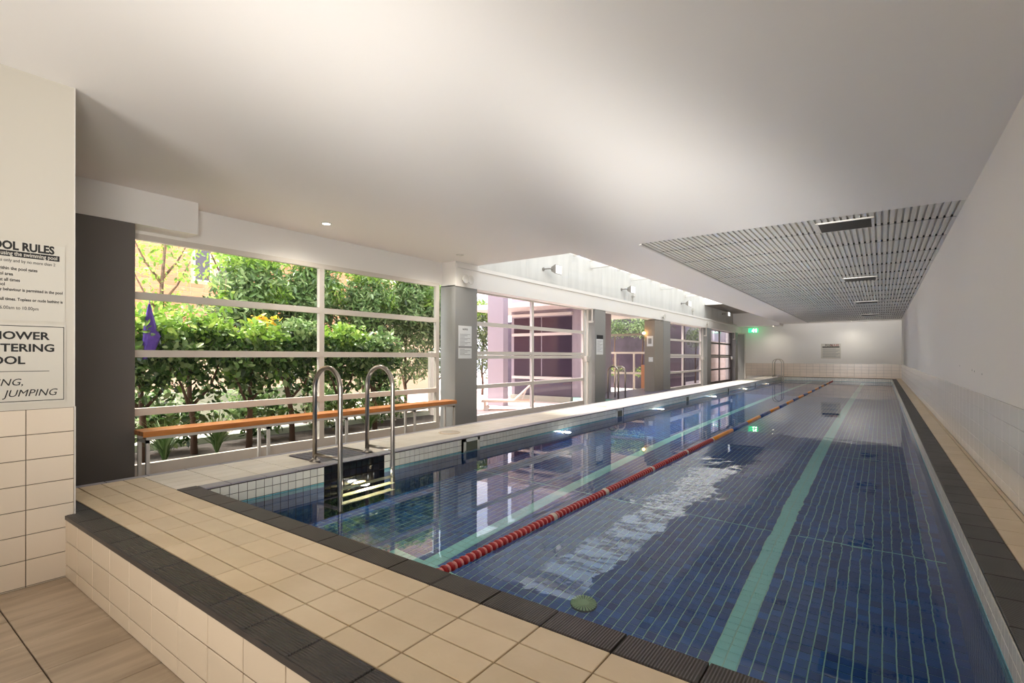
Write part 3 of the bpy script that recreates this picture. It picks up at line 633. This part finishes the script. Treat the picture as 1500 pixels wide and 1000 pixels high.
# ------------------------------------------------------------------ lane rope
lr = thing('lane_rope', (-2.475, YN, WZ), 'floating lane rope, red discs near, orange and blue beyond', 'lane rope')
obj('cable', MB().tube([(-2.475, YN, WZ+.005), (-2.475, YF, WZ+.005)], .006, 6), ringm, lr)
def bead(r, ln): return MB().lathe([(.012, 0), (r*.92, .004), (r, ln*.3), (r, ln*.7), (r*.92, ln-.004), (.012, ln)], (0, 0, 0), 'Y', 14)
bm = {}
def put(y, r, ln, m, name):
    k = (r, ln, m.name)
    if k not in bm: bm[k] = bead(r, ln).mesh(name, m, (0,0,0), True)
    link(name, bm[k], lr, (-2.475, y, WZ+.008))
y = 2.30; k = 0
while y < 7.0:
    put(y, .040, .036, redp, 'float_disc'); put(y+.038, .033, .026, pinkp, 'float_disc'); y += .0675; k += 1
for y in (5.10, 6.50, 7.98, 4.0): put(y, .044, .07, ringm, 'white_ring')
y = 7.06
while y < 9.45: put(y, .041, .078, redp, 'float_segment'); y += .085
put(9.47, .045, .07, ringm, 'white_ring')
y = 9.55; k = 0
while y < 33:
    ln = 1.5 if k % 2 == 0 else 1.4
    put(y, .04, ln-.03, orangep if k % 2 == 0 else bluep, 'float_segment'); y += ln; k += 1
while y < 37.2: put(y, .04, .15, redp, 'float_segment'); y += .16

# ------------------------------------------------------------------ outdoors
tag(obj('ground', MB().box(-40, -8.6, -6, 60, -.8, -.52), paving), 'pale paved ground of the courtyard outside', 'ground', kind='structure')
gb = tag(obj('garden_bed', MB().box(-10.75, -8.45, 1.0, 10.6, -.56, -.42), soil), 'dark planted garden bed outside the glazing', 'garden bed', kind='structure')
obj('kerb', MB().box(-10.95, -10.75, 1.0, 10.6, -.56, -.3), render_m, gb)
tag(obj('garden_wall', MB().box(-13.4, -13.2, 1.0, 8.5, -.56, .45), render_m), 'low pale rendered wall behind the garden bed', 'wall', kind='structure')
# brick building with rows of bricks
bb = tag(obj('brick_building', MB().box(-21, -20, -2, 20, -.6, 9), M('mortar', 'D9B9A0', .9), None, (-20, 9, -.6)), 'orange brick building seen above the garden shrubs', 'building')
brk = M('orange_brick', 'CF8F6C', .8, var=.15)
field(bb, 'brick', brk, (-20, 0, 0), Y_, Z_, X_, grid(2, 17, .42), grid(1.2, 8.5, .16), gap=.025, t=.02, limit=0, skip=lambda c: 7.9 < c[1] < 9.4 and 3.9 < c[2] < 6.4)
for a, b in ((7.95, 8.55), (8.75, 9.35)):
    wn = obj('window', MB().box(-20, -19.95, a, b, 4.0, 6.3), alu, bb); obj('pane', MB().box(-19.95, -19.94, a+.06, b-.06, 4.06, 6.24), lilacd, wn)

def leaf_geo(cen, nrm, size, n_, asp=1.0):
    """n_ folded leaves: 6 verts, 4 faces each (numpy)"""
    d = rng.normal(size=(n_, 3)); d[:, 2] -= .35; d /= np.linalg.norm(d, axis=1)[:, None]
    up = nrm + rng.normal(size=(n_, 3))*.7; sd_ = np.cross(d, up); sd_ /= np.linalg.norm(sd_, axis=1)[:, None] + 1e-9; up = np.cross(sd_, d)
    s = size*(.6+.8*rng.random(n_))[:, None]
    base = cen; tip = cen + d*s; m1 = cen + d*s*.35; m2 = cen + d*s*.72
    P = [base, m1+sd_*s*.27*asp+up*s*.07, m1, m1-sd_*s*.27*asp+up*s*.07, m2+sd_*s*.2*asp+up*s*.04, m2-sd_*s*.2*asp+up*s*.04, tip-up*s*.05]
    return np.stack(P, axis=1)
LF = [(0,2,1), (0,3,2), (1,2,4), (2,3,5), (4,2,6), (2,5,6)]
def leaf_mesh(name, arr, mat, org):
    n_ = len(arr); v = ((arr.reshape(-1, 3) - np.array(org))*S)
    f = (np.array(LF)[None] + (np.arange(n_)*7)[:, None, None]).reshape(-1, 3)
    me = bpy.data.meshes.new(name); me.vertices.add(len(v)); me.vertices.foreach_set('co', v.ravel().astype(np.float32))
    me.loops.add(f.size); me.loops.foreach_set('vertex_index', f.ravel().astype(np.int32)); me.polygons.add(len(f))
    me.polygons.foreach_set('loop_start', np.arange(0, f.size, 3, dtype=np.int32)); me.polygons.foreach_set('loop_total', np.full(len(f), 3, dtype=np.int32))
    me.materials.append(mat); me.update(calc_edges=True); me.validate(); return me
def cloud(parent, c, rad, n_, size, mat, name='foliage', shell=.55, single=0, asp=1.0):
    u = rng.normal(size=(n_, 3)); u /= np.linalg.norm(u, axis=1)[:, None]; rr = shell + (1-shell)*rng.random(n_)**.6
    lump = 1 + .18*np.sin(u[:, 0]*7+c[1])*np.cos(u[:, 1]*6) + .12*np.sin(u[:, 2]*9+c[0])
    p = np.array(c) + u*np.array(rad)*(rr*lump)[:, None]
    arr = leaf_geo(p, u, size, n_, asp)
    if single:
        tow = np.argsort(-(p[:, 0] + .2*p[:, 2]))[:single*3]; pick = tow[::3][:single]
        for i in pick:
            link('leaf', leaf_mesh('leaf', arr[i:i+1], mat, tuple(p[i])), parent, tuple(p[i]))
        arr = np.delete(arr, pick, axis=0)
    o = link(name, leaf_mesh(name, arr, mat, wloc(parent)), parent); o['kind'] = 'stuff'; return o
def trunk(parent, pts, r0, r1, m=bark, name='trunk'):
    k = len(pts); return obj(name, MB().tube(pts, r0, 9, radii=[r0+(r1-r0)*i/(k-1) for i in range(k)]), m, parent, smooth=True)
def shrub(x, y, h, label, blobs, tr=True, name='shrub', group=None, bk=barkd, single=18, cat='shrub'):
    o = thing(name, (x, y, -.45), label, cat, group)
    if tr:
        a = random.uniform(-.1, .1)
        trunk(o, [(x, y, -.47), (x+.03, y+a*.3, .1), (x-.02, y+a, .6), (x+.05, y+a*1.4, h)], .06, .03, bk)
        for s_ in (-1, 1): trunk(o, [(x-.02, y+a*.6, .35+.2*s_*.3), (x+.1, y+.22*s_, .75), (x+.05, y+.4*s_, 1.2)], .03, .012, bk, 'branch')
    for (dx, dy, z, rx, ry, rz, n_, sz, m) in blobs: cloud(o, (x+dx, y+dy, z), (rx, ry, rz), n_, sz, m, single=single if sz > .09 else 0, asp=.55 if name == 'hedge_tree' else 1.0, shell=.3 if m is not D else .5)
    return o
D, B, G_, MI = leaf_d, leaf_b, leaf_g, leaf_m
near = [(-9.45, 3.05, 'nearest glossy dark green shrub behind the purple cloth'), (-9.75, 3.9, 'second glossy shrub from left with bright top leaves'), (-9.55, 4.75, 'forked trunk shrub left of the window mullion'),
        (-9.7, 5.7, 'dense dark shrub just behind the window mullion'), (-9.55, 6.7, 'bright topped shrub right of the window mullion'), (-9.6, 7.7, 'rightmost shrub of the glossy row before grey outer column')]
for i, (x, y, lab) in enumerate(near):
    jz = (.0, .1, -.05, .06, .0, -.12)[i]
    shrub(x, y, 1.3, lab, [(0, 0, 1.35+jz, .5, .56, .52, 900, .13, D), (.1, .05, 1.75+jz, .42, .55, .3, 420, .12, B if i in (0, 1, 2, 4) else MI), (.05, .3, 1.5+jz, .4, .3, .4, 240, .12, MI), (0, -.25, 1.2+jz, .4, .3, .4, 200, .13, MI),
          (0, .15, .75, .32, .35, .28, 110, .12, D), (-.1, -.2, .95, .3, .3, .2, 60, .12, B), (.1, .1, .3, .25, .4, .15, 26, .13, D)],
          group='glossy garden shrubs behind the glazing')
for (x, y, lab) in ((-9.2, 3.25, 'strappy green clump at the foot of nearest shrub'), (-9.35, 4.1, 'second strappy green clump in the garden bed'), (-9.3, 6.0, 'strappy clump behind the near pool ladder'), (-9.3, 7.3, 'strappy clump near the right end of bed')):
    o = thing('strap_leaf_plant', (x, y, -.42), lab, 'plant', 'strappy plants in the garden bed'); q = MB()
    for k in range(110):
        a = random.uniform(0, 6.28); l = random.uniform(.4, .8); b_ = random.uniform(.2, .9); w_ = .011
        pts = [(x+math.cos(a)*l*b_*t_*t_*1.2, y+math.sin(a)*l*b_*t_*t_*1.2, -.42+l*(t_-.35*b_*t_*t_)*1.2) for t_ in (0, .4, .75, 1)]
        vs = []
        for j, p_ in enumerate(pts):
            ww = w_*(1, 1.1, .8, .1)[j]; vs += [(p_[0]-math.sin(a)*ww, p_[1]+math.cos(a)*ww, p_[2]), (p_[0]+math.sin(a)*ww, p_[1]-math.cos(a)*ww, p_[2])]
        q.add(vs, [(0,1,3,2), (2,3,5,4), (4,5,7,6)])
    obj('blades', q, leaf_m, o)['kind'] = 'stuff'
back = [(-12.2, 6.0, 'leftmost tall pale green hedge tree behind the shrub row'), (-12.3, 7.6, 'tall hedge tree behind the window mullion'), (-12.0, 9.2, 'tall hedge tree with feathery leaves, middle of the back row'), (-12.0, 10.8, 'tall hedge tree second from the right of back row'), (-12.1, 12.3, 'rightmost tall hedge tree by grey outer column')]
for i, (x, y, lab) in enumerate(back):
    jz = (-.1, .12, -.05, .15, .0)[i]
    shrub(x, y, 2.2, lab, [(0, 0, 2.4+jz, .7, .95, .9, 2600, .17, G_), (.25, .1, 3.0+jz, .6, .85, .65, 2000, .17, MI), (.45, -.2, 2.5+jz, .4, .5, .4, 500, .17, MI), (.2, 0, 1.2, .6, .85, .7, 1100, .15, G_), (.3, 0, 3.65+jz, .5, .85, .28, 700, .16, B), (.5, .4, 2.9+jz, .3, .35, .3, 260, .16, B)], name='hedge_tree', group='tall hedge trees behind the shrub row', bk=bark, single=10, cat='tree')
shrub(-14.9, 18.1, 2.2, 'bushy hedge tree at the left end of the courtyard', [(0, 0, 2.6, .9, 1.1, 1.0, 2200, .17, G_), (.2, 0, 3.4, .8, 1.0, .6, 900, .16, B), (0, 0, 1.2, .8, 1.0, .8, 900, .16, G_)], name='hedge_tree', bk=bark, single=0, cat='tree')
for (x, y, lab) in ((-10.3, 3.5, 'low leafy bush under the leftmost shrubs'), (-10.35, 5.2, 'low leafy bush behind the forked trunk shrub'), (-10.3, 6.9, 'low leafy bush seen between the two pool handrails'), (-10.3, 8.4, 'low leafy bush at the right end of the garden bed')):
    shrub(x, y, .6, lab, [(0, 0, .3, .38, .75, .5, 520, .12, MI), (.05, .2, .1, .35, .6, .4, 320, .12, D)], tr=False, name='low_bush', group='low bushes along the kerb', single=0)
# slender trees in front of the brick
for (x, y, lab) in ((-14.5, 5.05, 'slender bare branched tree in front of orange brick'), (-14.2, 6.6, 'thin leafy young tree beside the brick building window')):
    o = thing('slender_tree', (x, y, -.5), lab, 'tree', 'slender trees before the brick building')
    trunk(o, [(x, y, -.5), (x, y+.03, 1.5), (x, y, 3.0), (x, y+.1, 4.4)], .07, .03)
    for s_, z in ((-1, 3.1), (1, 3.2), (-1, 2.3), (1, 2.6)): trunk(o, [(x, y, z), (x, y+.35*s_, z+.5), (x, y+.65*s_, z+1.15)], .035, .012, bark, 'branch')
    cloud(o, (x, y, 3.7), (.8, 1.0, 1.1), 420, .13, B, shell=.2); cloud(o, (x, y, 2.4), (.6, .8, .6), 350, .13, B, shell=.2)
o = thing('leafy_shoot', (-9.9, 4.45, 1.5), 'upright pale green leafy shoot rising above the shrub row', 'plant')
trunk(o, [(-9.9, 4.45, 1.5), (-9.9, 4.47, 2.2), (-9.9, 4.5, 2.75)], .012, .006, bark, 'stem')
cloud(o, (-9.9, 4.47, 2.3), (.12, .16, .45), 40, .16, B, shell=.3, single=8)
o = thing('yellow_foliage', (-9.9, 5.2, 1.9), 'yellow orange new leaves left of the window mullion', 'plant')
trunk(o, [(-9.8, 5.1, 1.3), (-9.8, 5.1, 2.0)], .012, .008, bark, 'stem'); cloud(o, (-9.75, 5.1, 2.0), (.15, .3, .1), 40, .13, leaf_y, single=8)
# purple cloth
q = MB(); prof = [(2.09, .012, 0), (1.98, .03, 0), (1.85, .05, .01), (1.7, .075, .02), (1.6, .1, .05), (1.5, .09, .02), (1.38, .085, -.02), (1.3, .07, -.04), (1.24, .03, -.05)]
vs = []
for z, r, dy in prof:
    for k in range(16):
        a = 2*math.pi*k/16; rr_ = r*(1+.35*math.sin(a*5+z*3)); vs.append((-9.02+rr_*.5*math.cos(a), 2.98+dy+rr_*math.sin(a), z))
fs = [(i*16+k, i*16+(k+1) % 16, (i+1)*16+(k+1) % 16, (i+1)*16+k) for i in range(len(prof)-1) for k in range(16)]
q.add(vs, fs)
o = thing('hanging_cloth', (-9.02, 2.98, 2.09), 'crumpled purple cloth hanging in the shrub by the dark column', 'cloth')
obj('folds', q, purple, o, smooth=True); obj('tie', MB().tube([(-9.02, 2.98, 2.07), (-9.05, 3.0, 2.25)], .006, 5), purple, o)
# outer column and screen beside bay one
tag(obj('outer_column', MB().box(-10.2, -9.75, 10.55, 10.95, -.56, 4.6), lilac, None, (-10, 10.7, -.5)), 'grey outer column at the right end of garden bed', 'column', kind='structure')
tag(obj('white_post', MB().box(-10.9, -10.8, 10.7, 10.9, -.52, 1.45), alu, None, (-10.85, 10.8, -.5)), 'short white post beside the grey outer column', 'post')
# courtyard lounger
def lounger(loc, label, ry, grp='courtyard sun loungers'):
    o = thing('sun_lounger', (0,0,0), label, 'sun lounger', grp)
    cr2 = M('cream_sling', 'D9C6B4', .7) if 'cream_sling' not in bpy.data.materials else bpy.data.materials['cream_sling']
    obj('frame', MB().box(-.9, .9, -.33, -.28, .28, .34).box(-.9, .9, .28, .33, .28, .34).box(.86, .9, -.33, .33, .28, .34).box(-.9, -.86, -.33, .33, .28, .34), cr2, o)
    obj('seat', MB().box(-.2, .88, -.28, .28, .33, .35), cr2, o)
    a = .75; q = MB(); c_, s_ = math.cos(a), math.sin(a)
    P = [(-.2, 0), (-.2-.95*c_, .95*s_)]
    q.add([(P[0][0], -.28, .35), (P[0][0], .28, .35), (P[1][0], .28, .35+P[1][1]), (P[1][0], -.28, .35+P[1][1]), (P[0][0]-.02, -.28, .32), (P[0][0]-.02, .28, .32), (P[1][0]-.02, .28, .32+P[1][1]), (P[1][0]-.02, -.28, .32+P[1][1])],
          [(0,1,2,3), (7,6,5,4), (0,4,5,1), (1,5,6,2), (2,6,7,3), (3,7,4,0)])
    obj('backrest', q, cr2, o)
    obj('prop', MB().tube([(-.45, -.25, .3), (-.6, -.25, .68)], .015, 6).tube([(-.45, .25, .3), (-.6, .25, .68)], .015, 6), alu, o)
    for x in (-.8, .8):
        for y in (-.29, .29): obj('leg', MB().tube([(x, y, 0), (x, y, .3)], .025, 8), cr2, o)
    for y in (-.29, .29): obj('wheel', MB().lathe([(.07, -.02), (.07, .02)], (.72, y, .07), 'Y', 14), alu, o)
    o.location = [q_*S for q_ in loc]; o.rotation_euler.z = ry; WORLD[o.name] = loc; return o
lounger((-10.3, 13.9, -.52), 'cream sun lounger with raised back in the paved courtyard', math.radians(216))
lounger((-11.0, 9.9, -.52), 'pale sun lounger half hidden behind garden shrubs', math.radians(100))
tag(obj('outer_column', MB().box(-11.93, -11.2, 14.8, 15.1, -.52, 4.6), lilac, None, (-11.5, 15, -.5)), 'wide lilac grey outer column left of the sun lounger', 'column', kind='structure')
hs = tag(obj('house', MB().box(-12.8, -9.35, 17.5, 20, -.52, 5.2), lilac, None, (-12, 18.5, -.5)), 'lilac grey house front with dark windows behind the courtyard', 'building')
for z0, z1 in ((.5, 2.15), (2.28, 2.9)):
    for a, b in ((-12.65, -11.3), (-11.24, -9.85)): obj('window_pane', MB().box(a, b, 17.48, 17.5, z0, z1), M('dark_pane', '3A3040', .1) if 'dark_pane' not in bpy.data.materials else bpy.data.materials['dark_pane'], hs)
for z in (.42, 2.2, 3.0): obj('white_band', MB().box(-12.7, -9.8, 17.38, 17.5, z-.05, z+.06), alu, hs)
obj('base_panel', MB().box(-12.6, -9.85, 17.46, 17.5, -.3, .36), lilacd, hs); obj('plinth', MB().box(-12.7, -9.8, 17.3, 17.5, -.52, -.3), render_m, hs)
tag(obj('wall_canopy', MB().box(-15, -8.45, 9.2, 37, 4.7, 4.9), lilac), 'lilac grey canopy slab above the courtyard', 'canopy', kind='structure') if False else None
# open bay: spa deck, soffit, balustrade, hedge
sp_ = tag(obj('spa_deck', MB().box(-9.3, -6.52, 16.6, 23.2, -.7, -.22), grout_p), 'dark tiled spa deck in the open bay', 'spa deck', kind='structure')
field(sp_, 'spa_tile', M('slate_spa_tile', '6B6577', .3, var=.15), (0,0,-.22), X_, Y_, Z_, grid(-9.3, -6.52, .3), grid(16.6, 23.2, .3), t=.012, limit=0)
tag(obj('open_bay_soffit', MB().box(-14, -8.45, 16, 24, 3.2, 3.4), M('pink_soffit', 'D8CCC6', .7)), 'pale soffit above the open bay', 'soffit', kind='structure')
o = thing('spa_ladder', (-7.7, 17, -.2), 'chrome handrails at the spa inside open bay', 'ladder')
for y in (16.75, 17.35): obj('handrail', MB().tube([(-7.95, y, -.2)] + [(-7.75-.2*math.cos(a), y, .75+.2*math.sin(a)) for a in np.linspace(0, math.pi, 9)] + [(-7.55, y, -.2)], .03, 8), steel, o, smooth=True)
bl = thing('balustrade', (-11, 24, -.5), 'pale glass balustrade behind the spa in the open bay', 'balustrade')
for x in (-12.0, -11.0, -10.0, -9.1): obj('post', MB().box(x-.04, x+.04, 24, 24.08, -.5, 1.5), alu, bl)
for z in (1.44, .42): obj('rail', MB().box(-13, -8.6, 23.98, 24.1, z, z+.1), alu, bl)
obj('rail', MB().box(-13, -8.6, 23.98, 24.1, 2.35, 2.45), warm_col, bl)
for x in (-12, -11, -10): obj('glass_panel', MB().box(x+.05, x+.95, 24.02, 24.03, .52, 1.44), glassp, bl)
tag(obj('garden_fence', MB().box(-22, -8.6, 27.5, 27.7, -.52, 3.6), M('dark_fence', '4A3F4C', .8, col2='37303A', nscale=2), None, (-15, 27.6, -.5)), 'dark boundary fence behind the balustrade', 'fence', kind='structure')
for i, (x, y) in enumerate(((-12.3, 26.8), (-10.6, 26.6), (-9.7, 25.9))):
    shrub(x, y, 2.4, ['dark hedge tree left in open bay', 'dark hedge tree centred in the open bay', 'dark hedge tree right in the open bay'][i], [(0, 0, 3.0, .9, .6, .7, 900, .16, G_), (0, 0, .5, .5, .3, .3, 160, .12, B)], name='hedge_tree', group='hedge trees behind the balustrade', single=0, cat='tree')
o = tag(obj('planter', MB().box(-9.45, -9.15, 23.6, 23.9, -.52, .9), M('terracotta', 'C08A6A', .8), None, (-9.3, 23.7, -.5)), 'orange brick pier at the right of open bay', 'pier')
for i, y in enumerate((31.6, 38.4, 42.4)):
    tag(obj('outer_column', MB().box(-10.4, -10.0, y+.2, y+.7, -.52, 4.6), lilac, None, (-10.2, y+.4, -.5)), ['lilac outer column behind the pale framed glazed door', 'lilac outer column behind left half of dark framed door', 'lilac outer column behind the right half of dark framed door'][i], 'column', kind='structure')
tag(obj('house', MB().box(-16, -11.5, 30, 62, -.52, 6.2), lilacd, None, (-13, 35, -.5)), 'dark lilac building behind the farthest glazed doors', 'building')
tag(obj('wall_neighbour', MB().box(-9.9, -9.7, 36, 46, -.52, 2.4), M('tan_render', 'A08C7C', .8)), 'tan wall behind the dark framed door', 'wall', kind='structure')
for i, (x, y) in enumerate(((-10.6, 29.2), (-10.2, 35.0))): shrub(x, y, 2.4, ['left grey green tree behind pale framed door', 'right grey green tree behind pale framed door'][i], [(0, 0, 2.6, .8, .8, .8, 900, .16, G_)], name='hedge_tree', group='trees behind the pale framed door', single=0, cat='tree')
